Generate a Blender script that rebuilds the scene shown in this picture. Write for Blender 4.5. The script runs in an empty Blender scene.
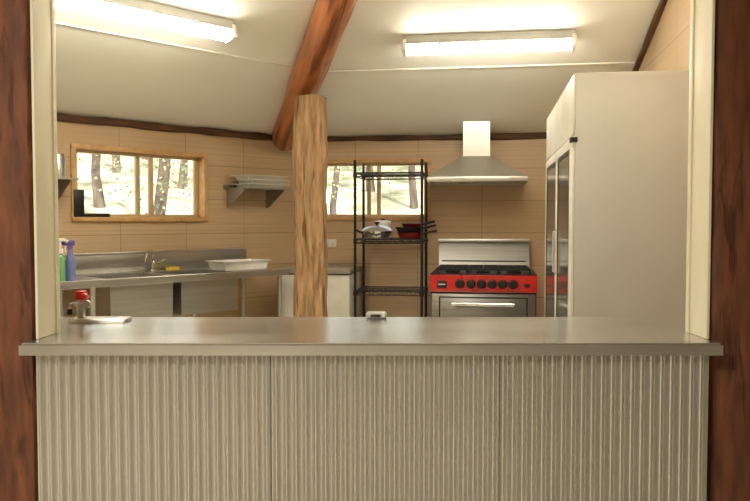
import bpy, bmesh, math, random
from mathutils import Vector, Matrix, noise
random.seed(7)
S = bpy.context.scene
COL = S.collection
PI = math.pi
try:
    S.view_settings.view_transform = 'Standard'
    S.view_settings.look = 'None'
except Exception:
    pass
S.view_settings.exposure = 0.66
S.view_settings.gamma = 0.99

# ------------------------------------------------------------------ camera model
HC = 1.32; F = 750.0; TH = math.atan(30.5/750.0)
CAM = Vector((0, 0, HC))
def ray(px, py):
    a = (px-375)/F; b = (250.5-py)/F
    return Vector((a, math.cos(TH)+b*math.sin(TH), -math.sin(TH)+b*math.cos(TH)))
def hit(px, py, P, n):
    d = ray(px, py); t = (P-CAM).dot(n)/d.dot(n)
    return CAM+d*t
class Frame:
    def __init__(s, O, a):
        s.O = Vector((O[0], O[1], 0)); s.a = a
        s.x = Vector((math.cos(a), math.sin(a), 0)); s.y = Vector((-math.sin(a), math.cos(a), 0))
    def w(s, x, y, z=0): return s.O+s.x*x+s.y*y+Vector((0, 0, z))
    def loc(s, P): q = P-s.O; return q.dot(s.x), q.dot(s.y), P.z
    def hit(s, px, py, dist):
        P = hit(px, py, s.w(0, -dist), s.y); q = s.loc(P); return q[0], q[2]
    def at(s, px, py, z):
        P = hit(px, py, Vector((0, 0, z)), Vector((0, 0, 1))); q = s.loc(P); return q[0], q[1]
AK = math.radians(-8.5); ANG = math.radians(126)
C = Vector((-0.78, 7.3, 0))
K = Frame(C, AK)                              # back wall
L = Frame(C, AK-ANG+PI)                       # left wall, local x negative along it
BL = 2.955
B = K.w(BL, 0)
R = Frame(B, AK-PI/2)                         # right wall, local x toward viewer
WH = 2.12; SL = 0.285
HU = .42                                      # plan run of the ceiling hip: along the back wall per metre into the room
SLL = SL/(HU*math.sin(ANG)-math.cos(ANG))     # slope of the left facet
YF = 2.62                                     # kitchen face of the hatch wall

# ------------------------------------------------------------------ materials
def srgb(c):
    r = []
    for v in c:
        v /= 255.0
        r.append(v/12.92 if v <= .04045 else ((v+.055)/1.055)**2.4)
    return (*r, 1)
def pmat(name, c1, c2=None, rough=.5, metal=0, scale=(5, 5, 5), detail=4, bump=0, rv=.05, lo=.35, hi=.65, coat=0, spec=.5, crack=None, cc=(.28, .2, .14), ce=(.36, .44), trans=0):
    m = bpy.data.materials.new(name); m.use_nodes = True
    nt = m.node_tree; N = nt.nodes; K_ = nt.links.new
    b = N['Principled BSDF']
    tc = N.new('ShaderNodeTexCoord'); mp = N.new('ShaderNodeMapping'); mp.inputs['Scale'].default_value = scale
    K_(tc.outputs['Object'], mp.inputs['Vector'])
    no = N.new('ShaderNodeTexNoise'); no.inputs['Scale'].default_value = 1; no.inputs['Detail'].default_value = detail
    K_(mp.outputs[0], no.inputs['Vector'])
    rp = N.new('ShaderNodeValToRGB'); rp.color_ramp.elements[0].position = lo; rp.color_ramp.elements[1].position = hi
    rp.color_ramp.elements[0].color = srgb(c1)
    rp.color_ramp.elements[1].color = srgb(c2 if c2 else tuple(min(255, v*1.06+2) for v in c1))
    K_(no.outputs['Fac'], rp.inputs['Fac'])
    colout = rp.outputs['Color']; hgt = no.outputs['Fac']
    if crack:
        mp2 = N.new('ShaderNodeMapping'); mp2.inputs['Scale'].default_value = crack
        K_(tc.outputs['Object'], mp2.inputs['Vector'])
        n2 = N.new('ShaderNodeTexNoise'); n2.inputs['Scale'].default_value = 1; n2.inputs['Detail'].default_value = 5; n2.inputs['Distortion'].default_value = .6
        K_(mp2.outputs[0], n2.inputs['Vector'])
        r2 = N.new('ShaderNodeValToRGB'); r2.color_ramp.elements[0].position = ce[0]; r2.color_ramp.elements[1].position = ce[1]
        r2.color_ramp.elements[0].color = (*cc, 1); r2.color_ramp.elements[1].color = (1, 1, 1, 1)
        K_(n2.outputs['Fac'], r2.inputs['Fac'])
        mx = N.new('ShaderNodeMix'); mx.data_type = 'RGBA'; mx.blend_type = 'MULTIPLY'; mx.inputs['Factor'].default_value = 1
        K_(colout, mx.inputs['A']); K_(r2.outputs['Color'], mx.inputs['B']); colout = mx.outputs['Result']
        hgt = r2.outputs['Color']
    K_(colout, b.inputs['Base Color'])
    mr = N.new('ShaderNodeMapRange'); mr.inputs['To Min'].default_value = max(.02, rough-rv); mr.inputs['To Max'].default_value = min(1, rough+rv)
    K_(no.outputs['Fac'], mr.inputs['Value']); K_(mr.outputs[0], b.inputs['Roughness'])
    b.inputs['Metallic'].default_value = metal
    b.inputs['Specular IOR Level'].default_value = spec
    if trans: b.inputs['Transmission Weight'].default_value = trans
    if coat: b.inputs['Coat Weight'].default_value = coat
    if bump:
        bp = N.new('ShaderNodeBump'); bp.inputs['Strength'].default_value = bump; bp.inputs['Distance'].default_value = .01
        K_(hgt, bp.inputs['Height']); K_(bp.outputs[0], b.inputs['Normal'])
    return m
def tile_mat(name, c1, c2, cm):
    m = bpy.data.materials.new(name); m.use_nodes = True
    nt = m.node_tree; N = nt.nodes; K_ = nt.links.new
    b = N['Principled BSDF']
    tc = N.new('ShaderNodeTexCoord'); sp = N.new('ShaderNodeSeparateXYZ'); cb = N.new('ShaderNodeCombineXYZ')
    K_(tc.outputs['Object'], sp.inputs[0]); K_(sp.outputs['X'], cb.inputs['X']); K_(sp.outputs['Z'], cb.inputs['Y'])
    br = N.new('ShaderNodeTexBrick'); br.offset = 0; br.offset_frequency = 2
    br.inputs['Scale'].default_value = 1; br.inputs['Brick Width'].default_value = .6; br.inputs['Row Height'].default_value = .3
    br.inputs['Mortar Size'].default_value = .003; br.inputs['Mortar Smooth'].default_value = .2
    br.inputs['Color1'].default_value = srgb(c1); br.inputs['Color2'].default_value = srgb(c2); br.inputs['Mortar'].default_value = srgb(cm)
    K_(cb.outputs[0], br.inputs['Vector'])
    mp = N.new('ShaderNodeMapping'); mp.inputs['Scale'].default_value = (.4, 120, 1); K_(cb.outputs[0], mp.inputs['Vector'])
    no = N.new('ShaderNodeTexNoise'); no.inputs['Scale'].default_value = 1; no.inputs['Detail'].default_value = 1; K_(mp.outputs[0], no.inputs['Vector'])
    mr = N.new('ShaderNodeMapRange'); mr.inputs['From Min'].default_value = .3; mr.inputs['From Max'].default_value = .7
    mr.inputs['To Min'].default_value = .86; mr.inputs['To Max'].default_value = 1.06; K_(no.outputs['Fac'], mr.inputs['Value'])
    mx = N.new('ShaderNodeMix'); mx.data_type = 'RGBA'; mx.blend_type = 'MULTIPLY'; mx.inputs['Factor'].default_value = 1
    K_(br.outputs['Color'], mx.inputs['A']); K_(mr.outputs[0], mx.inputs['B']); K_(mx.outputs['Result'], b.inputs['Base Color'])
    b.inputs['Roughness'].default_value = .34
    bp = N.new('ShaderNodeBump'); bp.inputs['Strength'].default_value = .15; bp.inputs['Distance'].default_value = .005
    K_(no.outputs['Fac'], bp.inputs['Height']); K_(bp.outputs[0], b.inputs['Normal'])
    return m
def emit_mat(name, col, st):
    m = bpy.data.materials.new(name); m.use_nodes = True
    nt = m.node_tree; b = nt.nodes['Principled BSDF']
    b.inputs['Base Color'].default_value = (.9, .9, .85, 1); b.inputs['Emission Color'].default_value = (*col, 1)
    b.inputs['Emission Strength'].default_value = st
    return m
def glass_mat(name, refl=.07, tint=(1, 1, 1)):
    m = bpy.data.materials.new(name); m.use_nodes = True
    nt = m.node_tree; N = nt.nodes
    N.remove(N['Principled BSDF'])
    t = N.new('ShaderNodeBsdfTransparent'); t.inputs[0].default_value = (*tint, 1)
    g = N.new('ShaderNodeBsdfGlossy'); g.inputs['Roughness'].default_value = .02
    mx = N.new('ShaderNodeMixShader'); mx.inputs[0].default_value = refl
    nt.links.new(t.outputs[0], mx.inputs[1]); nt.links.new(g.outputs[0], mx.inputs[2])
    nt.links.new(mx.outputs[0], N['Material Output'].inputs[0])
    return m
MT = dict(
    tile=tile_mat('beige_tile', (204, 175, 140), (199, 170, 134), (158, 131, 101)),
    ceil=pmat('ceiling_white', (252, 250, 241), (253, 252, 245), rough=.38, scale=(1.5, 1.5, 1.5)),
    plaster=pmat('dining_plaster', (174, 164, 147), (182, 172, 155), rough=.8),
    cream=pmat('cream_paint', (226, 217, 190), (230, 222, 196), rough=.45, scale=(3, 3, 1)),
    floor=pmat('floor_vinyl', (214, 208, 194), (224, 218, 204), rough=.5, scale=(12, 12, 12)),
    redwood=pmat('red_brown_timber', (74, 39, 21), (130, 77, 45), rough=.65, scale=(26, 26, 5), detail=9, bump=.6, lo=.28, hi=.72, crack=(18, 18, 3.4), cc=(.58, .5, .44)),
    postwood=pmat('weathered_timber', (128, 96, 64), (190, 154, 114), rough=.85, scale=(34, 34, 4), detail=10, bump=.7, lo=.3, hi=.68, crack=(24, 24, 1.9), cc=(.36, .28, .22), ce=(.33, .40)),
    logwood=pmat('varnished_log', (142, 78, 38), (200, 124, 70), rough=.3, scale=(18, 18, 1.6), detail=8, bump=.3, lo=.3, hi=.7, crack=(14, 14, 1.2), cc=(.46, .34, .27)),
    trimwood=pmat('dark_slab_wood', (58, 36, 20), (104, 66, 36), rough=.7, scale=(20, 20, 3), detail=6, bump=.5),
    winwood=pmat('pine_window_frame', (190, 146, 92), (212, 170, 114), rough=.5, scale=(14, 14, 14)),
    sash=pmat('pale_gold_aluminium', (200, 176, 134), None, rough=.4),
    steel=pmat('brushed_steel', (208, 207, 202), (218, 217, 212), rough=.36, metal=.9, scale=(2, 80, 80), detail=3, rv=.06),
    steel2=pmat('dull_steel', (166, 165, 159), (178, 177, 171), rough=.34, metal=.92, scale=(2, 80, 80), detail=3, rv=.05),
    steel3=pmat('door_steel', (146, 144, 138), (158, 156, 150), rough=.34, metal=.9, scale=(2, 80, 80), detail=3, rv=.05),
    top=pmat('counter_steel', (196, 195, 189), (212, 211, 205), rough=.24, metal=.95, scale=(1.3, 5, 5), detail=6, rv=.06),
    bench=pmat('bench_steel', (190, 189, 184), (202, 201, 196), rough=.3, metal=.88, scale=(2, 50, 50), detail=3, rv=.05),
    chrome=pmat('chrome', (214, 214, 212), None, rough=.14, metal=1, rv=.02),
    zinc=pmat('galvanised_iron', (211, 208, 199), (214, 211, 202), rough=.33, metal=.8, scale=(2, 2, 2), detail=1, rv=.01),
    fridge=pmat('pale_grey_enamel', (197, 193, 184), (202, 198, 189), rough=.4, metal=.0, scale=(3, 3, 3)),
    fridgew=pmat('white_enamel', (222, 219, 209), None, rough=.35),
    alu=pmat('satin_aluminium', (196, 195, 190), None, rough=.35, metal=.8),
    tray=pmat('tray_aluminium', (224, 221, 212), (232, 229, 220), rough=.38, metal=.2),
    darkglass=pmat('dark_door_glass', (92, 88, 80), None, rough=.14, rv=.02, spec=.35),
    black=pmat('black_enamel', (18, 17, 16), (26, 25, 24), rough=.4),
    iron=pmat('cast_iron', (16, 15, 15), (28, 27, 26), rough=.65),
    wire=pmat('black_wire_coating', (20, 19, 18), (28, 26, 24), rough=.4),
    red=pmat('red_enamel', (196, 26, 16), (206, 32, 20), rough=.28, coat=.4),
    darkred=pmat('dark_red_enamel', (120, 20, 16), (134, 26, 20), rough=.4),
    redpl=pmat('red_plastic', (200, 26, 26), (210, 34, 32), rough=.35),
    white=pmat('white_plastic', (234, 231, 224), None, rough=.4),
    paleg=pmat('pale_grey_plastic', (172, 169, 161), (182, 179, 171), rough=.4),
    grey=pmat('grey_laminate', (158, 146, 128), (168, 156, 138), rough=.45),
    green=pmat('green_liquid', (136, 200, 142), (150, 210, 154), rough=.15, trans=.3),
    purple=pmat('blue_purple_liquid', (134, 144, 206), (148, 156, 216), rough=.15, trans=.3),
    violet=pmat('violet_plastic', (100, 82, 150), (110, 92, 160), rough=.35),
    yellow=pmat('yellow_sponge', (224, 196, 60), (236, 210, 80), rough=.9, scale=(80, 80, 80), bump=.5),
    glass=glass_mat('window_glass', .05),
    tube=emit_mat('lit_diffuser', (1.0, .935, .76), 26.0),
    ground=pmat('leafy_ground', (112, 112, 78), (206, 194, 160), rough=.95, scale=(.9, .9, .9), detail=6, lo=.36, hi=.6),
    bark=pmat('tree_bark', (72, 62, 50), (116, 102, 84), rough=.9, scale=(7, 7, 1.5), detail=6, bump=.4),
    leaf=pmat('tree_leaf', (100, 118, 76), (176, 184, 140), rough=.7, scale=(2, 2, 2)),
)

# ------------------------------------------------------------------ mesh builder
class MB:
    def __init__(s): s.bm = bmesh.new()
    def _m(s, vs, M):
        if M is not None: bmesh.ops.transform(s.bm, matrix=M, verts=vs)
    def box(s, x0, x1, y0, y1, z0, z1, bev=0, M=None, seg=2):
        r = bmesh.ops.create_cube(s.bm, size=1)
        vs = r['verts']
        for v in vs:
            v.co = Vector(((x0+x1)/2+v.co.x*(x1-x0), (y0+y1)/2+v.co.y*(y1-y0), (z0+z1)/2+v.co.z*(z1-z0)))
        if bev:
            es = list({e for v in vs for e in v.link_edges})
            before = set(s.bm.verts)-set(vs)
            bmesh.ops.bevel(s.bm, geom=es, offset=bev, segments=seg, affect='EDGES', profile=.5)
            vs = [v for v in s.bm.verts if v not in before]
        s._m(vs, M); return s
    def cyl(s, p0, p1, r0, r1=None, seg=16, caps=True):
        p0 = Vector(p0); p1 = Vector(p1); r1 = r0 if r1 is None else r1
        d = (p1-p0); q = d.to_track_quat('Z', 'Y').to_matrix()
        rings = []
        for p, r in ((p0, r0), (p1, r1)):
            rings.append([s.bm.verts.new(p+q@Vector((r*math.cos(2*PI*i/seg), r*math.sin(2*PI*i/seg), 0))) for i in range(seg)])
        for i in range(seg):
            j = (i+1) % seg
            s.bm.faces.new((rings[0][i], rings[0][j], rings[1][j], rings[1][i]))
        if caps:
            s.bm.faces.new(rings[0][::-1]); s.bm.faces.new(rings[1])
        return s
    def tube(s, pts, r, seg=10):
        pts = [Vector(p) for p in pts]; rings = []
        up = Vector((0.123, .31, .94)).normalized()
        for i, p in enumerate(pts):
            d = (pts[min(i+1, len(pts)-1)]-pts[max(i-1, 0)]).normalized()
            a = d.cross(up)
            if a.length < .05: a = d.cross(Vector((1, 0, 0)))
            a.normalize(); b = d.cross(a)
            rr = r[i] if isinstance(r, (list, tuple)) else r
            rings.append([s.bm.verts.new(p+a*rr*math.cos(2*PI*k/seg)+b*rr*math.sin(2*PI*k/seg)) for k in range(seg)])
        for A, Bq in zip(rings, rings[1:]):
            for k in range(seg):
                j = (k+1) % seg
                s.bm.faces.new((A[k], A[j], Bq[j], Bq[k]))
        s.bm.faces.new(rings[0][::-1]); s.bm.faces.new(rings[-1])
        return s
    def lathe(s, prof, seg=24, M=None):
        rings = []; allv = []
        for r, z in prof:
            if r < 1e-5:
                v = s.bm.verts.new((0, 0, z)); rings.append([v]); allv.append(v)
            else:
                ring = [s.bm.verts.new((r*math.cos(2*PI*i/seg), r*math.sin(2*PI*i/seg), z)) for i in range(seg)]
                rings.append(ring); allv += ring
        for A, Bq in zip(rings, rings[1:]):
            for i in range(seg):
                j = (i+1) % seg
                if len(A) == 1 and len(Bq) == 1: continue
                if len(A) == 1: s.bm.faces.new((A[0], Bq[j], Bq[i]))
                elif len(Bq) == 1: s.bm.faces.new((A[i], A[j], Bq[0]))
                else: s.bm.faces.new((A[i], A[j], Bq[j], Bq[i]))
        if len(rings[0]) > 1: s.bm.faces.new(rings[0][::-1])
        if len(rings[-1]) > 1: s.bm.faces.new(rings[-1])
        s._m(allv, M); return s
    def loft(s, loops, caps=True):
        vv = [[s.bm.verts.new(p) for p in lp] for lp in loops]
        n = len(vv[0])
        for A, Bq in zip(vv, vv[1:]):
            for i in range(n):
                j = (i+1) % n
                s.bm.faces.new((A[i], A[j], Bq[j], Bq[i]))
        if caps:
            s.bm.faces.new(vv[0][::-1]); s.bm.faces.new(vv[-1])
        return s
    def prism(s, poly, z0, z1):
        return s.loft([[(p[0], p[1], z0) for p in poly], [(p[0], p[1], z1) for p in poly]])
    def openbox(s, x0, x1, y0, y1, z0, z1, t, tap=0, rim=0):
        def rc(a, z): return [(x0+a, y0+a, z), (x1-a, y0+a, z), (x1-a, y1-a, z), (x0+a, y1-a, z)]
        lp = [rc(tap, z0)]
        if rim: lp += [rc(0, z1-.006), rc(-rim, z1-.006), rc(-rim, z1)]
        else: lp += [rc(0, z1)]
        lp += [rc(t, z1), rc(t+tap, z0+t)]
        return s.loft(lp)
    def build(s, name, m, parent=None, loc=None, rotz=None, sm=True, ang=35):
        bmesh.ops.recalc_face_normals(s.bm, faces=s.bm.faces)
        me = bpy.data.meshes.new(name); s.bm.to_mesh(me); s.bm.free()
        me.materials.append(MT[m] if isinstance(m, str) else m)
        if sm:
            for p in me.polygons: p.use_smooth = True
            try: me.set_sharp_from_angle(angle=math.radians(ang))
            except Exception: pass
        o = bpy.data.objects.new(name, me); COL.objects.link(o)
        if parent: o.parent = parent
        if loc is not None: o.location = loc
        if rotz is not None: o.rotation_euler = (0, 0, rotz)
        return o
def tag(o, label=None, cat=None, group=None, kind=None):
    if label: o['label'] = label
    if cat: o['category'] = cat
    if group: o['group'] = group
    if kind: o['kind'] = kind
    return o
def thing(name, label, cat, fr, x, y, z=0, rot=0, group=None, kind=None):
    o = bpy.data.objects.new(name, None); COL.objects.link(o); o.empty_display_size = .05
    if fr is None:
        o.location = (x, y, z); o.rotation_euler = (0, 0, rot)
    else:
        o.location = fr.w(x, y, z); o.rotation_euler = (0, 0, fr.a+rot)
    return tag(o, label, cat, group, kind)
def copy_tree(o, parent=None):
    c = o.copy(); COL.objects.link(c)
    if parent: c.parent = parent
    for ch in list(o.children): copy_tree(ch, c)
    return c
def log_mesh(length, r0, r1, n=2.0, seg=32, rings=60, amp=.01, freq=4.0, seed=0.0, fine=.4):
    mb = MB(); rg = []
    for i in range(rings+1):
        t = i/rings; z = t*length; rx = r0[0]+(r1[0]-r0[0])*t; ry = r0[1]+(r1[1]-r0[1])*t
        ring = []
        for j in range(seg):
            th = 2*PI*j/seg; c = math.cos(th); s_ = math.sin(th)
            k = (abs(c)**n+abs(s_)**n)**(-1/n)
            x = rx*c*k; y = ry*s_*k
            d = amp*noise.noise(Vector((x*freq*2+seed, y*freq*2, z*freq*.5+seed)))+amp*fine*noise.noise(Vector((x*freq*9+seed, y*freq*9, z*freq*1.2)))
            f = 1+d/max(rx, ry)
            ring.append((x*f, y*f, z))
        rg.append(ring)
    mb.loft(rg); return mb

# ------------------------------------------------------------------ room shell
vK = -K.y; nL = -L.y; wL = -L.x
def zmid(P): return WH+SL*(P-C).dot(vK)
def zleft(P): return WH+SLL*(P-C).dot(nL)
nMid = Vector((-SL*vK.x, -SL*vK.y, 1)).normalized()
nLeft = Vector((-SLL*nL.x, -SLL*nL.y, 1)).normalized()
PT = Vector((C.x, C.y, WH))
hipd = (K.x*HU+vK).normalized()
tH = (C.y-YF)/(-hipd.y); H = C+hipd*tH
LE = L.w(-3.4, 0); LF = Vector((LE.x, YF, 0))
RF = R.w((B.y-YF)/K.y.y, 0)

mb = MB()
mb.prism([(-4.6, -3.3), (3.6, -3.3), (3.6, 2.5), (-4.6, 2.5)], -.1, 0)
mb.prism([(p.x, p.y) for p in [C, LE, LF, Vector((LF.x, 2.5, 0)), Vector((RF.x, 2.5, 0)), RF, B]], -.1, 0)
tag(mb.build('floor', 'floor', sm=False), 'pale vinyl floor hidden behind the counter', 'floor', kind='structure')

def wall_with_hole(name, fr, xa, xb, zt, hx0, hx1, hz0, hz1, label):
    mb = MB()
    mb.box(xa, hx0, 0, .15, 0, zt); mb.box(hx1, xb, 0, .15, 0, zt)
    mb.box(hx0, hx1, 0, .15, 0, hz0); mb.box(hx0, hx1, 0, .15, hz1, zt)
    return tag(mb.build(name, 'tile', loc=fr.O, rotz=fr.a, sm=False), label, 'wall', kind='structure')
# window extents
w1x0, w1z1 = L.hit(70, 144, 0); w1x1, _ = L.hit(207, 221, 0); _, w1z0 = L.hit(140, 221.5, 0)
_, w1z1b = L.hit(207, 153, 0); w1z1 = w1z1*.6+w1z1b*.4
w2x0, _ = K.hit(316, 190, 0); w2x1, w2z0 = K.hit(431, 220.5, 0); _, w2z1 = K.hit(380, 159, 0)
wall_with_hole('wall_left', L, -3.45, .05, WH+.02, w1x0, w1x1, w1z0, w1z1, 'beige tiled wall with the long sliding window above the sink bench')
wall_with_hole('wall_back', K, -.05, BL+.1, WH+.02, w2x0, w2x1, w2z0, w2z1, 'beige tiled wall behind the red cooker and wire shelving')
mb = MB()
xr = (RF-B).length
mb.loft([[(0, 0, 0), (xr, 0, 0), (xr, 0, WH+SL*xr), (0, 0, WH)], [(0, .15, 0), (xr, .15, 0), (xr, .15, WH+SL*xr), (0, .15, WH)]])
tag(mb.build('wall_right', 'tile', loc=R.O, rotz=R.a, sm=False), 'beige tiled wall rising above the tall fridge', 'wall', kind='structure')
mb = MB()
z1 = zleft(LF)
mb.loft([[(LE.x, LE.y, 0), (LF.x, LF.y, 0), (LF.x, LF.y, z1), (LE.x, LE.y, WH)], [(LE.x-.15, LE.y, 0), (LF.x-.15, LF.y, 0), (LF.x-.15, LF.y, z1), (LE.x-.15, LE.y, WH)]])
tag(mb.build('wall_end', 'cream', sm=False), 'plain end wall of the kitchen out of sight', 'wall', kind='structure')
mb = MB()
def slab(pts):
    mb.loft([[tuple(p) for p in pts], [(p.x, p.y, p.z+.08) for p in pts]])
e = .12
Bm = K.w(BL+e, e); RFm = RF+Vector((e, 0, 0)); Cm = C+(-hipd)*e; LEm = L.w(-3.5, e); LFm = Vector((LEm.x, YF, 0))
slab([Vector((p.x, p.y, zmid(p))) for p in (Cm, H, RFm, Bm)])
slab([Vector((p.x, p.y, zleft(p))) for p in (Cm, LEm, LFm, H)])
tag(mb.build('ceiling', 'ceil', sm=False), 'sloping off-white kitchen ceiling in two facets meeting at the log beam', 'ceiling', kind='structure')
# dining side
mb = MB(); mb.box(-4.6, 3.6, -3.3, YF, 2.95, 3.05)
tag(mb.build('ceiling', 'plaster', sm=False), 'ceiling of the room on the camera side of the hatch', 'ceiling', kind='structure')
mb = MB()
XL, XR_ = -1.38, 1.36
mb.box(-4.6, XL, 2.5, YF, 0, 3.9); mb.box(XR_, 3.6, 2.5, YF, 0, 3.9); mb.box(XL, XR_, 2.5, YF, 2.25, 3.9)
tag(mb.build('wall_front', 'cream', sm=False), 'wall holding the serving hatch', 'wall', kind='structure')
mb = MB(); mb.box(-4.75, -4.6, -3.3, YF, 0, 3.05); mb.box(3.6, 3.75, -3.3, YF, 0, 3.05); mb.box(-4.75, 3.75, -3.45, -3.3, 0, 3.05)
tag(mb.build('wall_rear', 'plaster', sm=False), 'walls of the room behind the camera', 'wall', kind='structure')

# jambs (thin reveal boards)
for i, (x0, x1, lb) in enumerate(((-1.137, -1.127, 'cream painted jamb at the left edge of the hatch'), (1.111, 1.121, 'cream painted jamb at the right edge of the hatch'))):
    mb = MB(); mb.box(x0, x1, 2.50, 2.66, .921, 2.25, .002)
    xb = x1 if i == 0 else x0
    s_ = 1 if i == 0 else -1
    mb.box(min(xb, xb+s_*.006), max(xb, xb+s_*.006), 2.635, 2.66, .921, 2.25, .001)
    tag(mb.build('trim_%d' % (i+1), 'cream'), lb, 'trim', kind='structure')

# cornice slabs along wall tops
def slab_between(name, P0, P1, rx, ry, lb, seed, amp=.012):
    P0 = Vector(P0); P1 = Vector(P1)
    mb = log_mesh((P1-P0).length, (rx, ry), (rx, ry), n=3.2, seg=16, rings=70, amp=amp, freq=6, seed=seed)
    o = mb.build(name, 'trimwood', loc=P0); o.rotation_mode = 'QUATERNION'; o.rotation_quaternion = (P1-P0).to_track_quat('Z', 'Y')
    return tag(o, lb, 'trim', kind='structure')
slab_between('trim_3', L.w(-3.35, -.015, WH-.03), L.w(-.03, -.015, WH-.03), .026, .028, 'rough dark timber cornice along the top of the window wall', 3.1)
slab_between('trim_4', K.w(.03, -.015, WH-.025), K.w(BL-.02, -.015, WH-.025), .022, .026, 'rough dark timber cornice along the top of the cooker wall', 8.7)
slab_between('trim_5', R.w(.03, -.012, WH-.02), R.w(xr-.05, -.012, WH-.02+SL*(xr-.08)), .022, .022, 'dark sloping timber cornice above the fridge', 5.5, .005)
# ceiling joint strips
def facet_hit(px, py, n, off): return hit(px, py, PT-Vector((0, 0, off)), n)
def strip(name, A, Bp, lb):
    mb = MB(); mb.cyl(A, Bp, .006, seg=8)
    tag(mb.build(name, 'white'), lb, 'trim', kind='structure')
v6 = (facet_hit(335, 72, nMid, .01)-C).dot(vK)
A = K.w(v6*(HU-.02), -v6); A.z = zmid(A)-.006; Bp = K.w(BL-.02, -v6); Bp.z = zmid(Bp)-.006
strip('trim_6', A, Bp, 'thin white joint strip across the ceiling behind the light over the cooker')
v7 = v6*SL/SLL
A = K.w(v6*(HU-.02), -v6); q = L.loc(A); A = L.w(q[0], -v7); A.z = zleft(A)-.006; Bp = L.w(-3.3, -v7); Bp.z = zleft(Bp)-.006
strip('trim_7', A, Bp, 'thin white joint strip along the ceiling facet over the sinks')

# windows
def window(name, fr, x0, x1, z0, z1, label, split):
    r = thing(name, label, 'window', fr, (x0+x1)/2, 0, z0, kind='structure')
    W = (x1-x0)/2; Hh = z1-z0
    mb = MB(); f = .036
    mb.box(-W, W, -.03, .13, 0, f, .003); mb.box(-W, W, -.02, .13, Hh-f, Hh, .003)
    mb.box(-W, -W+f, -.02, .13, f, Hh-f, .003); mb.box(W-f, W, -.02, .13, f, Hh-f, .003)
    mb.build('window_frame', 'winwood', r)
    sx = -W+f+(2*W-2*f)*split
    for k, (a, b, y) in enumerate(((-W+f, sx+.07, .045), (sx-.07, W-f, .08))):
        s_ = MB(); t = .038; lo = f; hi = Hh-f
        s_.box(a, b, y, y+.028, lo, lo+t*.6, .002); s_.box(a, b, y, y+.028, hi-t*.6, hi, .002)
        s_.box(a, a+t, y, y+.028, lo+t*.6, hi-t*.6, .002); s_.box(b-t, b, y, y+.028, lo+t*.6, hi-t*.6, .002)
        so = s_.build('sash', 'sash', r)
        g = MB(); g.box(a+t, b-t, y+.01, y+.014, lo+t*.6, hi-t*.6)
        g.build('pane', 'glass', so, sm=False)
    return r
window('window_1', L, w1x0, w1x1, w1z0, w1z1, 'long timber framed sliding window above the sink bench', .54)
window('window_2', K, w2x0, w2x1, w2z0, w2z1, 'timber framed sliding window behind the black wire shelving', .5)

# ------------------------------------------------------------------ timber
def post(px0, px1, yc, lb, seed):
    mb = log_mesh(2.94, ((px1-px0)/2, .072), ((px1-px0)/2, .072), n=7, seg=48, rings=90, amp=.006, freq=5, seed=seed)
    o = mb.build('timber_post', 'redwood', loc=((px0+px1)/2, yc, 0))
    return tag(o, lb, 'timber post', 'posts framing the hatch')
post(-1.370, -1.144, 2.573, 'dark red-brown rough timber post left of the hatch opening', 1.0)
post(1.127, 1.350, 2.573, 'dark red-brown rough timber post right of the hatch opening', 9.0)
# log beam following the hip, hung just under the ceiling
P0 = Vector((-.834, 7.03, 2.098)); P1 = Vector((-.234, 4.75, 2.713)); dd = P1-P0
Pa = P0-dd*.03; Pb = P0+dd*1.86
mb = log_mesh((Pb-Pa).length, (.118, .118), (.128, .128), n=2, seg=36, rings=90, amp=.016, freq=3, seed=2.2)
o = mb.build('log_beam', 'logwood', loc=Pa); o.rotation_mode = 'QUATERNION'; o.rotation_quaternion = (Pb-Pa).to_track_quat('Z', 'Y')
tag(o, 'round varnished orange-brown log beam rising along the ceiling hip', 'log beam')
# central post under the beam
Yp = 5.80
xp = (310.5-375)*Yp/750
zt = HC+(220-98)*Yp/750
mb = log_mesh(zt, (.132, .115), (.110, .10), n=4.2, seg=72, rings=150, amp=.028, freq=4.5, seed=4.4, fine=.45)
o = mb.build('timber_post', 'postwood', loc=(xp, Yp, 0), rotz=AK)
tag(o, 'pale rough-sawn timber post standing in the middle of the kitchen under the log beam', 'timber post')

# ------------------------------------------------------------------ serving counter
CT = .92
poly = [(-1.157, 2.42), (1.131, 2.42), (1.131, 2.482), (1.108, 2.482), (1.108, 2.92), (1.095, 3.05), (1.06, 3.09), (-1.3, 3.09), (-1.3, 2.67), (-1.130, 2.67), (-1.130, 2.482), (-1.157, 2.482)]
mb = MB(); mb.prism(poly, CT-.040, CT)
es = [e_ for e_ in mb.bm.edges if all(abs(v.co.z-CT) < 1e-5 for v in e_.verts)]
bmesh.ops.bevel(mb.bm, geom=es, offset=.007, segments=3, affect='EDGES')
tag(mb.build('worktop', 'top'), 'long brushed stainless steel serving worktop across the hatch', 'worktop')
cb = thing('serving_counter', 'serving counter base clad in silver corrugated iron', 'counter', None, 0, 2.7)
mb = MB(); mb.box(-1.115, 1.085, -.218, .3, 0, .878)
mb.build('body', 'grey', cb)
xs = (-1.124, -.344, .399, 1.100)
for k in range(3):
    a, b = xs[k], xs[k+1]+(.012 if k < 2 else 0)
    n = int((b-a)/.002); mb = MB(); lo = []; hi = []
    for i in range(n+1):
        x = a+(b-a)*i/n; y = -.240-.0115*math.cos(2*PI*x/.0325)-(.004 if k == 1 else 0)
        lo.append(mb.bm.verts.new((x, y, .012))); hi.append(mb.bm.verts.new((x, y, .876)))
    for i in range(n):
        mb.bm.faces.new((lo[i], lo[i+1], hi[i+1], hi[i]))
    mb.build('corrugated_sheet', 'zinc', cb, ang=80)

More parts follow.
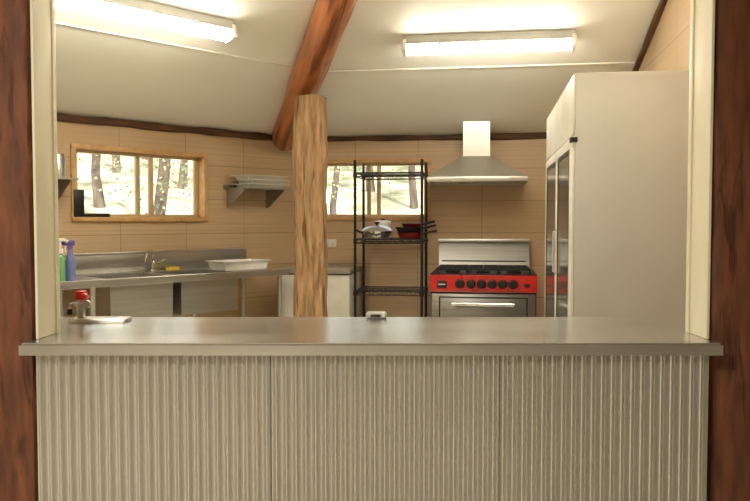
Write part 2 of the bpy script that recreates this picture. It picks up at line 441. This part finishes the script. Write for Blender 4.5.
# ------------------------------------------------------------------ fluorescent lights
def light(A, Bp, n, label):
    r = bpy.data.objects.new('fluorescent_light', None); COL.objects.link(r)
    X = (Bp-A).normalized(); Z = (n-X*n.dot(X)).normalized(); Y = Z.cross(X)
    M = Matrix((X, Y, Z)).transposed().to_4x4(); M.translation = (A+Bp)/2
    r.matrix_world = M
    tag(r, label, 'ceiling light', 'fluorescent lights on the ceiling')
    Lh = (Bp-A).length/2
    m = MB(); m.box(-Lh+.01, Lh-.01, -.054, .054, .018, .09, .008); m.build('light_housing', 'paleg', r)
    m = MB()
    prof = [(-.05, .02), (-.053, .010), (-.046, -.012), (-.028, -.025), (0, -.029), (.028, -.025), (.046, -.012), (.053, .010), (.05, .02)]
    m.loft([[(x, y, z) for y, z in prof] for x in (-Lh+.03, Lh-.03)]); m.build('diffuser', 'tube', r)
    for s_ in (-1, 1):
        m = MB(); m.box(min(s_*Lh, s_*(Lh-.035)), max(s_*Lh, s_*(Lh-.035)), -.059, .059, -.031, .06, .012); m.build('end_cap', 'white', r)
    for s_ in (-.55, .55):
        m = MB(); m.box(s_*Lh-.012, s_*Lh+.012, -.062, .062, .006, .03, .003); m.build('clip', 'alu', r)
LO = .095
A = facet_hit(402, 49, nMid, LO); Bq = facet_hit(576, 46, nMid, LO)
mid = (A+Bq)/2; hl = (Bq-A).length/2
light(mid-K.x*hl, mid+K.x*hl, nMid, 'lit fluorescent light on the ceiling in front of the range hood')
E = facet_hit(233, 37, nLeft, LO)
light(E-L.x*1.34, E, nLeft, 'lit fluorescent light on the ceiling above the sink bench and window')
A = K.w(1.75, -3.55); A.z = zmid(A)-LO; Bq = K.w(2.85, -3.55); Bq.z = zmid(Bq)-LO  # unseen fixture added to fill the kitchen from the hatch side
light(A, Bq, nMid, 'added fill light built as a fluorescent fixture on the ceiling nearest the hatch, unseen above the frame')
A = L.w(-3.1, -2.5); A.z = zleft(A)-LO; Bq = L.w(-2.0, -2.5); Bq.z = zleft(Bq)-LO  # second unseen fixture, added as fill on the left side
light(A, Bq, nLeft, 'added fill light built as a fluorescent fixture on the left ceiling nearest the hatch, unseen above the frame')

# ------------------------------------------------------------------ range cooker
V = .83
ux0, _ = K.hit(430, 300, V); ux1, _ = K.hit(537, 300, V)
zz = lambda py, v=V: K.hit(483, py, v)[1]
uc = (ux0+ux1)/2; W = (ux1-ux0)/2
rg = thing('range_cooker', 'stainless gas range cooker with a red control panel under the hood', 'cooker', K, uc, -.43)
zh = zz(274.5); zr0 = zz(292)
m = MB(); m.box(-W, W, -.37, .4, .12, zr0-.005, .004); m.box(-W, W, -.385, .4, zr0-.005, zh-.02, .004); m.build('body', 'steel2', rg)
m = MB(); m.box(-W-.002, W+.002, -.39, .38, zh-.012, zh, .004); m.build('hob', 'black', rg)
m = MB()
m.loft([[(x, -.40, zr0), (x, -.386, zr0), (x, -.391, zh-.006), (x, -.416, zh-.008)] for x in (-W, W)])
m.build('control_panel', 'red', rg)
for px in (460, 471, 481.5, 492, 502.5, 513):
    kx = K.hit(px, 285, V)[0]-uc; kz = (zr0+zh-.012)/2
    m = MB()
    Mx = Matrix.Translation((kx, -.404, kz)) @ Matrix.Rotation(PI/2, 4, 'X')
    m.lathe([(.040, 0), (.040, .008), (.033, .012), (.031, .036), (.026, .041), (0, .041)], 20, Mx)
    m.box(kx-.005, kx+.005, -.458, -.440, kz-.026, kz+.026, .002)
    m.build('knob', 'black', rg)
m = MB(); bx = K.hit(442, 285, V)[0]-uc
m.box(bx-.04, bx+.04, -.416, -.404, (zr0+zh)/2-.042, (zr0+zh)/2+.018, .002); bd = m.build('badge', 'black', rg)
m = MB(); m.box(bx-.03, bx+.03, -.419, -.415, (zr0+zh)/2-.018, (zr0+zh)/2-.006, .001); m.build('emblem_bar', 'alu', bd)
m = MB(); bx2 = K.hit(527, 285, V)[0]-uc
m.box(bx2-.022, bx2+.022, -.413, -.404, (zr0+zh)/2-.03, (zr0+zh)/2-.0, .002); m.build('ignition_switch', 'black', rg)
zd = zr0-.012
m = MB(); m.box(-W+.004, W-.004, -.374, -.368, .19, zr0-.004); m.build('door_seal', 'black', rg)
m = MB(); m.box(-W+.012, W-.012, -.40, -.374, .2, zd-.006, .006); m.box(-W+.09, W-.09, -.406, -.399, .26, zd-.045, .004)
dr = m.build('oven_door', 'steel3', rg)
m = MB()
i0, i1, j0, j1 = -W+.075, W-.075, .245, zd-.03
for (p, q, r_, s_) in ((i0, i1, j1-.010, j1), (i0, i1, j0, j0+.010), (i0, i0+.010, j0, j1), (i1-.010, i1, j0, j1)): m.box(p, q, -.403, -.399, r_, s_)
m.build('door_groove', 'black', dr, sm=False)
h0 = K.hit(452, 303, V)[0]-uc; h1 = K.hit(514, 303, V)[0]-uc; hz = zz(304)
m = MB(); m.cyl((h0, -.455, hz), (h1, -.455, hz), .019, seg=16)
for hx in (h0+.03, h1-.03): m.cyl((hx, -.395, hz), (hx, -.455, hz), .013, seg=12)
m.build('handle', 'chrome', dr)
m = MB(); m.box(-W+.02, W-.02, -.36, -.34, .04, .12); m.build('kick_plate', 'black', rg)
for sx in (-1, 1):
    for sy in (-1, 1):
        m = MB(); m.cyl((sx*(W-.06), sy*.3, 0), (sx*(W-.06), sy*.3, .125), .022, .026); m.build('leg', 'steel', rg)
zb = K.hit(483, 239, .14)[1]
m = MB()
m.loft([[(x, .245, zh), (x, .265, zh+.09), (x, .275, zb-.02), (x, .275, zb), (x, .395, zb), (x, .395, zh)] for x in (-W+.03, W-.03)])
bg = m.build('backguard', 'steel2', rg)
m = MB()
m.box(-W+.025, W-.025, .215, .28, zb-.028, zb+.002, .006)
m.build('ledge', 'steel', bg)
m = MB()
m.box(-W+.06, W-.06, .258, .268, zh+.07, zh+.082, .002); m.build('flue_slot', 'black', bg)
for i in range(3):
    cx = -W+.05+(2*W-.1)*(i+.5)/3; hw = (2*W-.1)/6-.006
    for yy in (-.2, .08):
        m = MB(); m.lathe([(.062, 0), (.062, .012), (.045, .018), (.04, .026), (0, .028)], 20, Matrix.Translation((cx, yy, zh)))
        m.build('burner', 'iron', rg)
    m = MB(); t = .007; gz_ = zh+.045
    for xx in (cx-hw, cx, cx+hw): m.box(xx-t, xx+t, -.35, .2, gz_-.016, gz_, .002)
    for yy in (-.35, -.2, -.075, .08, .2): m.box(cx-hw, cx+hw, yy-t, yy+t, gz_-.016, gz_, .002)
    for xx in (cx-hw, cx+hw):
        for yy in (-.34, .19): m.box(xx-t, xx+t, yy-t, yy+t, zh, gz_-.01)
    m.build('grate', 'iron', rg)

# ------------------------------------------------------------------ hood
VH = .62
hx0, hz0 = K.hit(427, 182, VH); hx1, hz1 = K.hit(528, 176, VH)
hc = (hx0+hx1)/2; HW = (hx1-hx0)/2
hd = thing('range_hood', 'stainless canopy range hood with square chimney above the cooker', 'range hood', K, hc, 0, hz0)
cx0, _ = K.hit(463, 140, .3); cx1, cz0 = K.hit(490, 156, .3); cx0 -= hc; cx1 -= hc
bh = hz1-hz0; ct = cz0-hz0
m = MB()
m.loft([[(-HW, -VH, bh), (HW, -VH, bh), (HW, -.005, bh), (-HW, -.005, bh)],
        [(cx0-.008, -.308, ct), (cx1+.008, -.308, ct), (cx1+.008, -.005, ct), (cx0-.008, -.005, ct)]])
m.build('canopy', 'steel', hd, sm=False)
m = MB()
m.box(-HW, HW, -VH, -VH+.015, 0, bh, .002); m.box(-HW, -HW+.015, -VH+.015, -.005, 0, bh, .002); m.box(HW-.015, HW, -VH+.015, -.005, 0, bh, .002); m.box(-HW+.015, HW-.015, -.02, -.005, 0, bh)
m.build('rim_band', 'steel', hd)
m = MB(); m.box(-HW+.015, HW-.015, -VH+.015, -.02, .012, .03)
for i in range(8):
    x = -HW+.06+(2*HW-.12)*i/7; m.box(x-.02, x+.02, -VH+.04, -.05, .004, .012)
m.build('filter', 'alu', hd)
zf = WH+SL*.30-.004-hz0; zk = WH+SL*.05-.004-hz0
m = MB()
m.loft([[(cx0, -.30, ct-.002), (cx1, -.30, ct-.002), (cx1, -.05, ct-.002), (cx0, -.05, ct-.002)],
        [(cx0, -.30, zf), (cx1, -.30, zf), (cx1, -.05, zk), (cx0, -.05, zk)]])
m.build('chimney', 'steel', hd, sm=False)

# ------------------------------------------------------------------ wire shelving
vs = .57
s0, szt = K.hit(355, 160, vs); s1, _ = K.hit(422, 160, vs)
sc = (s0+s1)/2; SW = (s1-s0)/2; SD = .23
sh = thing('wire_shelving', 'tall black wire shelving unit beside the cooker in front of the window', 'shelving', K, sc, -(vs-SD))
for sx in (-1, 1):
    for sy in (-1, 1):
        m = MB(); m.cyl((sx*SW, sy*SD, .02), (sx*SW, sy*SD, szt), .0125, seg=14)
        for k in range(int(szt/.05)): m.cyl((sx*SW, sy*SD, .05+k*.05), (sx*SW, sy*SD, .053+k*.05), .0135, seg=14)
        p = m.build('upright', 'wire', sh)
        m = MB(); m.cyl((sx*SW, sy*SD, 0), (sx*SW, sy*SD, .025), .02, .016); m.build('foot', 'black', p)
shz = [K.hit(387, y, vs)[1] for y in (172, 239, 291)]
for zq in shz+[.2]:
    m = MB()
    for zz_ in (zq-.005, zq-.038):
        for sy in (-1, 1): m.cyl((-SW, sy*SD, zz_), (SW, sy*SD, zz_), .006, seg=8)
        for sx in (-1, 1): m.cyl((sx*SW, -SD, zz_), (sx*SW, SD, zz_), .006, seg=8)
    n = 22
    for i in range(1, n): m.cyl((-SW+2*SW*i/n, -SD, zq-.003), (-SW+2*SW*i/n, SD, zq-.003), .003, seg=6)
    for y in (-.08, .08): m.cyl((-SW, y, zq-.008), (SW, y, zq-.008), .0045, seg=6)
    for sy in (-1, 1):
        pts = [(-SW+2*SW*i/16, sy*SD, zq-.038+(.033 if i % 2 else 0)) for i in range(17)]
        m.tube(pts, .0036, 6)
    for sx in (-1, 1):
        for sy in (-1, 1): m.cyl((sx*SW, sy*SD, zq-.04), (sx*SW, sy*SD, zq), .02, .017, seg=12)
    m.build('wire_shelf', 'wire', sh)
def pan(name, label, cat, px, vv, z, r, h, outer, inner, handle_dir, hl=.18, group=None, lid=None):
    x = K.hit(px, 236, vv)[0]
    t = thing(name, label, cat, K, x, -vv, z, group=group)
    m = MB(); m.lathe([(0, 0), (r*.75, 0), (r*.82, .006), (r, h), (r+.004, h+.001), (r-.004, h), (r*.79, .01), (0, .008)], 32); m.build('bowl', outer, t)
    if hl:
        d = Vector((math.cos(handle_dir), math.sin(handle_dir), 0))
        m = MB(); m.tube([d*(r-.006)+Vector((0, 0, h*.75)), d*(r+.04)+Vector((0, 0, h+.004)), d*(r+hl)+Vector((0, 0, h+.018))], [.008, .010, .011], 10); m.build('handle', inner, t)
    if lid:
        m = MB(); m.lathe([(r+.004, h+.002), (r+.004, h+.008), (r*.9, h+.026), (r*.6, h+.044), (r*.25, h+.054), (0, h+.056)], 32); l = m.build('lid', lid, t)
        m = MB(); m.lathe([(.010, h+.054), (.010, h+.066), (.024, h+.071), (.024, h+.084), (0, h+.088)], 16); m.build('lid_knob', 'iron', l)
    return t
z2 = shz[1]+.002
pan('frying_pan', 'shiny steel lidded pan at the left of the middle wire shelf', 'pan', 377, .42, z2, .135, .062, 'chrome', 'black', math.radians(195), .05, None, 'steel')
x = K.hit(383, 236, .2)[0]
ctn = thing('food_container', 'white round container with white lid behind the steel pan', 'container', K, x, -.2, z2)
m = MB(); m.lathe([(.066, 0), (.07, .006), (.074, .13), (0, .13)], 28); m.build('container_body', 'white', ctn)
m = MB(); m.lathe([(.077, .131), (.077, .148), (.07, .155), (.04, .162), (0, .163)], 28); l = m.build('lid', 'white', ctn)
m = MB(); m.box(-.02, .02, -.008, .008, .162, .178, .004); m.build('lid_handle', 'black', l)
pan('frying_pan', 'dark red pan with black handle on the middle wire shelf, bottom of its stack', 'pan', 411, .36, z2, .13, .052, 'darkred', 'black', math.radians(-12), .11, 'stacked pans on the middle shelf')
pan('frying_pan', 'black pan stacked on the dark red pan on the wire shelf', 'pan', 410, .36, z2+.053, .135, .047, 'iron', 'black', math.radians(12), .10, 'stacked pans on the middle shelf')
pan('frying_pan', 'small dark red pan lying on top of the black pan', 'pan', 413, .36, z2+.101, .11, .032, 'darkred', 'black', math.radians(-25), .11, 'stacked pans on the middle shelf')

# ------------------------------------------------------------------ chest freezer
fx0, fz = K.hit(280, 268, .66); fx1, _ = K.hit(350, 268, .66)
fc = (fx0+fx1)/2; FW = (fx1-fx0)/2
fz_ = thing('chest_freezer', 'white chest freezer with a brown-grey lid behind the middle post', 'freezer', K, fc, -.35)
m = MB(); m.box(-FW+.01, FW-.01, -.3, .31, .04, fz-.055, .012); m.build('cabinet', 'fridgew', fz_)
m = MB(); m.box(-FW, FW, -.31, .31, fz-.05, fz, .012); l = m.build('lid', 'grey', fz_)
m = MB(); m.box(-.08, .08, -.325, -.30, fz-.045, fz-.02, .005); m.build('handle', 'white', l)
m = MB(); m.box(-FW+.01, FW-.01, -.305, .31, fz-.058, fz-.048); m.build('seal', 'black', fz_)
for sx in (-1, 1):
    for sy in (-1, 1):
        m = MB(); m.cyl((sx*(FW-.06), sy*.25, 0), (sx*(FW-.06), sy*.25, .042), .02); m.build('foot', 'black', fz_)

# ------------------------------------------------------------------ fridge
fr = thing('upright_fridge', 'tall pale grey double glass-door fridge standing against the right wall', 'fridge', R, (3.32+1.64)/2, -.36)
FL = (3.32-1.64)/2; FT = 2.035
m = MB(); m.box(-FL, FL, -.322, .33, .1, FT, .004); m.build('cabinet', 'fridge', fr)
m = MB(); m.box(-FL+.002, FL-.002, -.332, -.3225, 1.74, FT-.003, .002); m.build('header_panel', 'fridgew', fr)
m = MB(); m.box(-FL+.002, FL-.002, -.330, -.3225, .1, .26, .002)
for i in range(5): m.box(-FL+.1, FL-.1, -.335, -.3295, .125+i*.025, .137+i*.025)
m.build('grille', 'fridgew', fr)
for k in (-1, 1):
    a, b = (-FL+.004, -.004) if k < 0 else (.004, FL-.004)
    ta, tb_ = (.06, .05) if k < 0 else (.05, .13)
    m = MB(); t = .05
    m.box(a, b, -.335, -.323, .27, .27+t, .002); m.box(a, b, -.335, -.323, 1.73-t, 1.73, .002)
    m.box(a, a+ta, -.335, -.323, .27+t, 1.73-t, .002); m.box(b-tb_, b, -.335, -.323, .27+t, 1.73-t, .002)
    d = m.build('door', 'fridgew', fr)
    m = MB(); m.box(a+ta, b-tb_, -.332, -.3232, .27+t, 1.73-t); gp = m.build('glass_pane', 'darkglass', d)
    m = MB()
    for (p, q, r_, s_) in ((a+ta, a+ta+.025, .32, 1.68), (b-tb_-.025, b-tb_, .32, 1.68), (a+ta+.025, b-tb_-.025, .32, .345), (a+ta+.025, b-tb_-.025, 1.655, 1.68)): m.box(p, q, -.3345, -.3322, r_, s_)
    m.build('gasket', 'black', gp, sm=False)
    hx = k*.027
    m = MB(); m.tube([(hx, -.334, 1.0), (hx, -.348, 1.01), (hx, -.348, 1.25), (hx, -.334, 1.26)], .006, 10); m.build('handle', 'paleg', d)
m = MB(); m.box(FL-.05, FL+.003, -.345, -.31, 1.70, 1.725, .003); m.build('hinge', 'black', fr)
for sx in (-1, 1):
    for sy in (-.24, .27):
        m = MB(); m.cyl((sx*(FL-.08), sy, 0), (sx*(FL-.08), sy, .105), .025); m.build('foot', 'black', fr)

# ------------------------------------------------------------------ sink bench
BD = .65; bz = .9
bx1 = -.60; bx0 = -3.3
sb = thing('sink_bench', 'long stainless steel sink bench with splashback below the left window', 'sink bench', L, 0, 0)
yb0, yb1 = -.615, -.16
a0 = L.hit(110, 300, .61)[0]; a1 = L.hit(173, 300, .61)[0]; c0 = L.hit(181, 295, .61)[0]; c1 = L.hit(238, 295, .61)[0]
m = MB(); t = .035
m.box(bx0, bx1, yb1, -.01, bz-t, bz, .0); m.box(bx0, bx1, -BD, yb0, bz-t, bz, .0)
for q0, q1 in ((bx0, a0), (a1, c0), (c1, bx1)): m.box(q0, q1, yb0, yb1, bz-t, bz)
m.box(bx0, bx1, -BD-.004, -BD+.02, bz-.05, bz+.006, .004)
m.build('bench_top', 'bench', sb, sm=False)
spz = L.hit(245, 248, .02)[1]
m = MB(); m.box(bx0, bx1, -.03, -.006, bz, spz, .003); m.box(bx0, bx1, -.034, -.006, spz-.02, spz, .004); m.build('splashback', 'bench', sb)
for q0, q1 in ((a0, a1), (c0, c1)):
    m = MB(); m.openbox(q0, q1, yb0, yb1, bz-.31, bz-.002, .004, .004); bs = m.build('basin', 'bench', sb)
    m = MB(); m.cyl(((q0+q1)/2, -.38, bz-.42), ((q0+q1)/2, -.38, bz-.31), .03); m.cyl(((q0+q1)/2, -.38, bz-.306), ((q0+q1)/2, -.38, bz-.302), .04); m.build('drain', 'chrome', bs)
for lx in (bx1-.06, a0-.12, bx0+.1):
    for ly in (-.6, -.07):
        m = MB(); m.cyl((lx, ly, 0), (lx, ly, bz-.03), .019); m.build('leg', 'steel', sb)
# tap
tx, _ = L.hit(154, 277, .09)
tp = thing('tap', 'chrome gooseneck mixer tap between the sink and splashback', 'tap', L, tx, -.085, bz)
m = MB(); m.lathe([(.028, 0), (.028, .012), (.02, .02), (.02, .075), (.016, .085), (0, .087)], 20); m.build('body', 'chrome', tp)
pts = [(0, 0, .06)]
for i in range(13):
    a = PI*i/12
    pts.append((-.075+.075*math.cos(a), -.075+.075*math.cos(a), .11+.06*math.sin(a)))
pts += [(-.15, -.15, .085)]
m = MB(); m.tube(pts, .0105, 12); m.build('spout', 'chrome', tp)
m = MB(); m.tube([(.01, 0, .06), (.05, -.02, .075), (.085, -.03, .095)], [.009, .008, .007], 10); m.build('lever', 'chrome', tp)
# sponge
spg = MB(); spg.box(-.05, .05, -.032, .032, 0, .03, .006)
o = spg.build('sponge', 'yellow', loc=L.w(tx+.17, -.09, bz+.0005), rotz=L.a+.1); tag(o, 'yellow sponge by the splashback between the tap and tub', 'sponge')
# tub
x0, _ = L.hit(217, 262, .36); x1, _ = L.hit(261, 262, .36)
tb = MB(); wv = (x1-x0)/2; tb.openbox(-wv, wv, -.13, .13, 0, .075, .004, .02, .012)
o = tb.build('plastic_tub', 'white', loc=L.w((x0+x1)/2, -.345, bz+.001), rotz=L.a); tag(o, 'shallow white plastic tub resting on the right end of the sink bench', 'tub')
# bottles
x, _ = L.hit(70.5, 270, .55)
bt = thing('spray_bottle', 'blue-purple spray bottle with violet head on the near end of the sink bench', 'bottle', L, x, -.55, bz+.0005)
m = MB(); m.lathe([(.030, 0), (.033, .006), (.033, .13), (.028, .165), (.015, .2), (.014, .22), (0, .22)], 24); m.build('bottle_body', 'purple', bt)
m = MB(); m.cyl((0, 0, .218), (0, 0, .245), .018); m.box(-.05, .03, -.014, .014, .245, .28, .006); m.box(-.062, -.05, -.007, .007, .257, .27, .002); b_ = m.build('spray_head', 'violet', bt)
m = MB(); m.tube([(-.03, 0, .245), (-.038, 0, .22), (-.03, 0, .195)], .006, 8); m.build('trigger', 'white', b_)
x, _ = L.hit(60.5, 270, .58)
bt = thing('pump_bottle', 'green soap bottle with white pump on the bench beside the hatch jamb', 'bottle', L, x, -.58, bz+.0005)
m = MB(); m.lathe([(.029, 0), (.032, .006), (.032, .13), (.028, .165), (.014, .18), (.014, .195), (0, .195)], 24); m.build('bottle_body', 'green', bt)
m = MB(); m.cyl((0, 0, .193), (0, 0, .225), .02); m.cyl((0, 0, .225), (0, 0, .272), .008); m.tube([(-.012, 0, .282), (.025, 0, .285), (.05, 0, .27)], .012, 8); m.build('pump', 'white', bt)

# ------------------------------------------------------------------ wall shelves
def wall_shelf(x0, x1, z, d, label, brx):
    r = thing('wall_shelf', label, 'shelf', L, (x0+x1)/2, 0, z, group='steel shelves on the window wall')
    c = (x0+x1)/2; w_ = (x1-x0)/2
    m = MB(); m.box(-w_, w_, -d, -.006, -.004, 0); m.box(-w_, w_, -d-.003, -d, -.014, .0, .001); m.box(-w_, w_, -.012, -.004, 0, .03, .001)
    m.build('shelf_board', 'steel2', r, sm=False)
    for b in brx:
        m = MB()
        m.loft([[(q, -.006, -.005), (q, -d+.03, -.005), (q, -d+.03, -.025), (q, -.04, -.17), (q, -.006, -.17)] for q in (b-c-.003, b-c+.003)])
        m.build('bracket', 'steel2', r, sm=False)
    return r
dS = .30
x0, _ = L.hit(226, 188, 0.05); x1, zS = L.hit(291, 189, dS)
wall_shelf(x0, x1, zS, dS, 'stainless wall shelf right of the window holding flat trays', (x0+.04, x1-.06))
tw = (x1-x0)/2-.02
tl = ('bottom', 'middle', 'top')
for i in range(3):
    if i == 0:
        t0 = thing('baking_tray', 'flat pale tray, bottom of the stack on the wall shelf', 'tray', L, (x0+x1)/2+.02, -.165, zS+.001, group='trays on the wall shelf')
        m = MB(); m.openbox(-tw+.055, tw-.045, -.10, .10, 0, .036, .002, .014, .03); m.build('tray_body', 'tray', t0)
    else:
        c = copy_tree(t0); c.location = L.w((x0+x1)/2+.02+(.02, -.015)[i-1], -.165+(.006, -.004)[i-1], zS+.001+i*.0375)
        c['label'] = 'flat pale tray, %s of the stack on the wall shelf' % tl[i]
x1b, zS2 = L.hit(79, 178, dS)
wall_shelf(x1b-.7, x1b, zS2, dS, 'stainless wall shelf left of the window partly hidden by the jamb', (x1b-.05, x1b-.6))
cx, _ = L.hit(56, 165, .15)
m = MB(); m.lathe([(.05, 0), (.055, .004), (.055, .15), (.05, .16), (.05, .175), (0, .178)], 24)
o = m.build('canister', 'steel2', loc=L.w(cx, -.17, zS2+.001)); tag(o, 'grey metal canister on the shelf beside the jamb', 'canister')
# object on the sill
x, _ = L.hit(75, 205, .0)
sl = thing('sill_holder', 'small black L-shaped holder at the left end of the window sill', 'holder', L, x+.03, -.012, w1z0+.0365)
m = MB(); m.box(-.05, .035, -.012, .03, 0, .21, .006); m.build('upright_plate', 'black', sl)
m = MB(); m.box(.035, .24, -.012, .03, 0, .028, .006); m.build('foot', 'black', sl)

# ------------------------------------------------------------------ outlet
x, z = K.hit(330.5, 243, 0)
ou = thing('power_outlet', 'white double power outlet on the tiles right of the middle post', 'outlet', K, x, 0, z)
m = MB(); m.box(-.06, .06, -.012, -.0005, -.037, .037, .004); m.build('face_plate', 'white', ou)
for q in (-.028, .028):
    m = MB(); m.box(q-.008, q+.008, -.016, -.011, .012, .026, .001); m.build('switch', 'white', ou)
    m = MB(); m.box(q-.002, q+.002, -.0135, -.0115, -.022, -.01); m.box(q-.011, q-.007, -.0135, -.0115, -.012, .0); m.box(q+.007, q+.011, -.0135, -.0115, -.012, .0); m.build('socket', 'black', ou, sm=False)

# ------------------------------------------------------------------ things on the serving counter
co = thing('can_opener', 'bench can opener with a red handle at the left end of the serving counter', 'can opener', None, -1.085, 2.95, CT)
m = MB(); m.box(-.11, .11, -.05, .05, 0, .014, .005); m.build('base_plate', 'steel', co)
m = MB(); m.box(-.088, -.062, -.014, .014, .014, .10, .003); m.box(-.10, -.04, -.016, .016, .062, .078, .004); m.cyl((-.045, -.012, .07), (-.045, -.03, .07), .016, seg=18); m.build('upright', 'alu', co)
m = MB(); m.box(-.094, -.054, -.022, .022, .085, .122, .009); m.build('clamp_head', 'redpl', co)
m = MB(); m.tube([(-.06, -.02, .105), (-.05, -.03, .106), (-.034, -.034, .10)], [.009, .009, .010], 10); m.build('handle', 'redpl', co)
m = MB(); m.tube([(-.098, -.005, .075), (-.112, -.012, .07), (-.116, -.014, .05)], [.006, .006, .006], 8); cr = m.build('crank', 'alu', co)
m = MB(); m.lathe([(.009, 0), (.012, .005), (.010, .022), (0, .026)], 14, Matrix.Translation((-.116, -.014, .028))); m.build('crank_knob', 'black', cr)
tm = thing('kitchen_timer', 'small rounded grey-white gadget with dark face on the far edge of the serving counter', 'timer', None, .006, 3.052, CT)
m = MB(); m.box(-.042, .042, -.03, .03, 0, .025, .011, None, 4); m.build('case', 'paleg', tm)
m = MB(); m.box(-.024, .016, -.034, -.028, .008, .018, .002); m.build('screen', 'black', tm)
m = MB(); m.cyl((.028, -.034, .013), (.028, -.028, .013), .006, seg=14); m.build('button', 'white', tm)

# ------------------------------------------------------------------ outside
def gz(x, y):
    d = math.hypot(x, y)
    return -.15+.22*max(0, d-9.5)+.25*noise.noise(Vector((x*.3, y*.3, 0)))*min(1, max(0, (d-9)/4))
mb = MB(); NX, NY = 60, 60; g = []
for i in range(NX+1):
    row = []
    for j in range(NY+1):
        x = -32+56*i/NX; y = -8+50*j/NY
        row.append(mb.bm.verts.new((x, y, gz(x, y) if y > 0 else -.15)))
    g.append(row)
for i in range(NX):
    for j in range(NY): mb.bm.faces.new((g[i][j], g[i+1][j], g[i+1][j+1], g[i][j+1]))
tag(mb.build('ground', 'ground'), 'sunlit leafy ground rising behind the kitchen', 'ground', kind='structure')
def leaves(m, cc, n, s, big):
    for q in range(n):
        p = cc+Vector((random.gauss(0, s), random.gauss(0, s), random.gauss(0, s*.75)))
        d = Vector((random.uniform(-1, 1), random.uniform(-1, 1), random.uniform(-1, .6))).normalized()*random.uniform(.6, 1.2)*big
        s_ = d.cross(Vector((random.uniform(-1, 1), random.uniform(-1, 1), .4))).normalized()*big*.35
        vs_ = [m.bm.verts.new(w_) for w_ in (p, p+d*.5+s_, p+d, p+d*.5-s_)]
        m.bm.faces.new(vs_)
def tree(px, Y, h, r, nl):
    x = (px-375)/750*Y; z = gz(x, Y)-.05
    t = thing('tree', 'slender grey-brown tree on the sunny slope outside the windows', 'tree', None, x, Y, z, random.uniform(0, 6), group='trees outside the windows')
    ln = random.uniform(-.4, .4)
    pts = [(ln*(k/8)**2+.04*math.sin(k*2.1+px), .05*math.sin(k*1.7), h*k/8) for k in range(9)]
    m = MB(); m.tube(pts, [r*(1.25 if k == 0 else 1)*(1-.085*k) for k in range(9)], 12)
    for k in range(5):
        b = Vector(pts[4+k % 4]); a = random.uniform(0, 6.28); l = random.uniform(.5, .9)
        m.tube([b, b+Vector((math.cos(a)*l*.5, math.sin(a)*l*.5, l*.5)), b+Vector((math.cos(a)*l, math.sin(a)*l, l*.8))], [r*.4, r*.25, r*.1], 6)
    m.build('trunk', 'bark', t)
    m = MB()
    for c in range(20):
        k = random.uniform(.14, 1.02)
        leaves(m, Vector((random.gauss(0, .40), random.gauss(0, .40), h*k)), nl, .36, .07)
    m.build('foliage', 'leaf', t, sm=False)
random.seed(11)
for px, Y, h, r in ((99, 16, 6, .10), (117, 21, 7, .10), (130, 28, 8, .13), (163, 13, 6, .12), (183, 19, 6, .10), (147, 24, 8, .12), (84, 26, 8, .13), (197, 27, 8, .13),
                    (336, 14.5, 6, .07), (350, 25, 7, .12), (371, 19, 6, .10), (391, 28, 8, .13), (414, 17, 7, .08), (440, 22, 7, .10)):
    tree(px, Y, h, r, 80)

# ------------------------------------------------------------------ lights and world
sun = bpy.data.lights.new('sun', 'SUN'); sun.energy = 4.8; sun.angle = .01; sun.color = (1, .97, .90)
so = bpy.data.objects.new('sun', sun); COL.objects.link(so); so.rotation_mode = 'QUATERNION'
so.rotation_quaternion = Vector((-.35, .6, -.75)).to_track_quat('-Z', 'Y')
ar = bpy.data.lights.new('dining_fill', 'AREA'); ar.shape = 'RECTANGLE'; ar.size = .8; ar.size_y = .6; ar.energy = 86; ar.color = (1, .93, .81)  # fill light added out of view to brighten the hatch front
ao = bpy.data.objects.new('dining_fill', ar); COL.objects.link(ao); ao.location = (-1.4, -.2, 2.9)
wd = bpy.data.worlds.new('world'); S.world = wd; wd.use_nodes = True
N = wd.node_tree.nodes; bgn = N['Background']
sk = N.new('ShaderNodeTexSky')
try:
    sk.sky_type = 'NISHITA'; sk.sun_disc = False; sk.sun_elevation = math.radians(45); sk.sun_rotation = math.radians(200)
except Exception:
    pass
hs = N.new('ShaderNodeHueSaturation'); hs.inputs['Saturation'].default_value = .4
wd.node_tree.links.new(sk.outputs[0], hs.inputs['Color']); wd.node_tree.links.new(hs.outputs[0], bgn.inputs[0]); bgn.inputs[1].default_value = .36

cam = bpy.data.cameras.new('camera'); cam.sensor_width = 36; cam.lens = 36*F/750; cam.sensor_fit = 'HORIZONTAL'
cam.clip_start = .05; cam.clip_end = 200
c_ = bpy.data.objects.new('camera', cam); COL.objects.link(c_)
c_.location = CAM; c_.rotation_euler = (PI/2-TH, 0, 0)
S.camera = c_
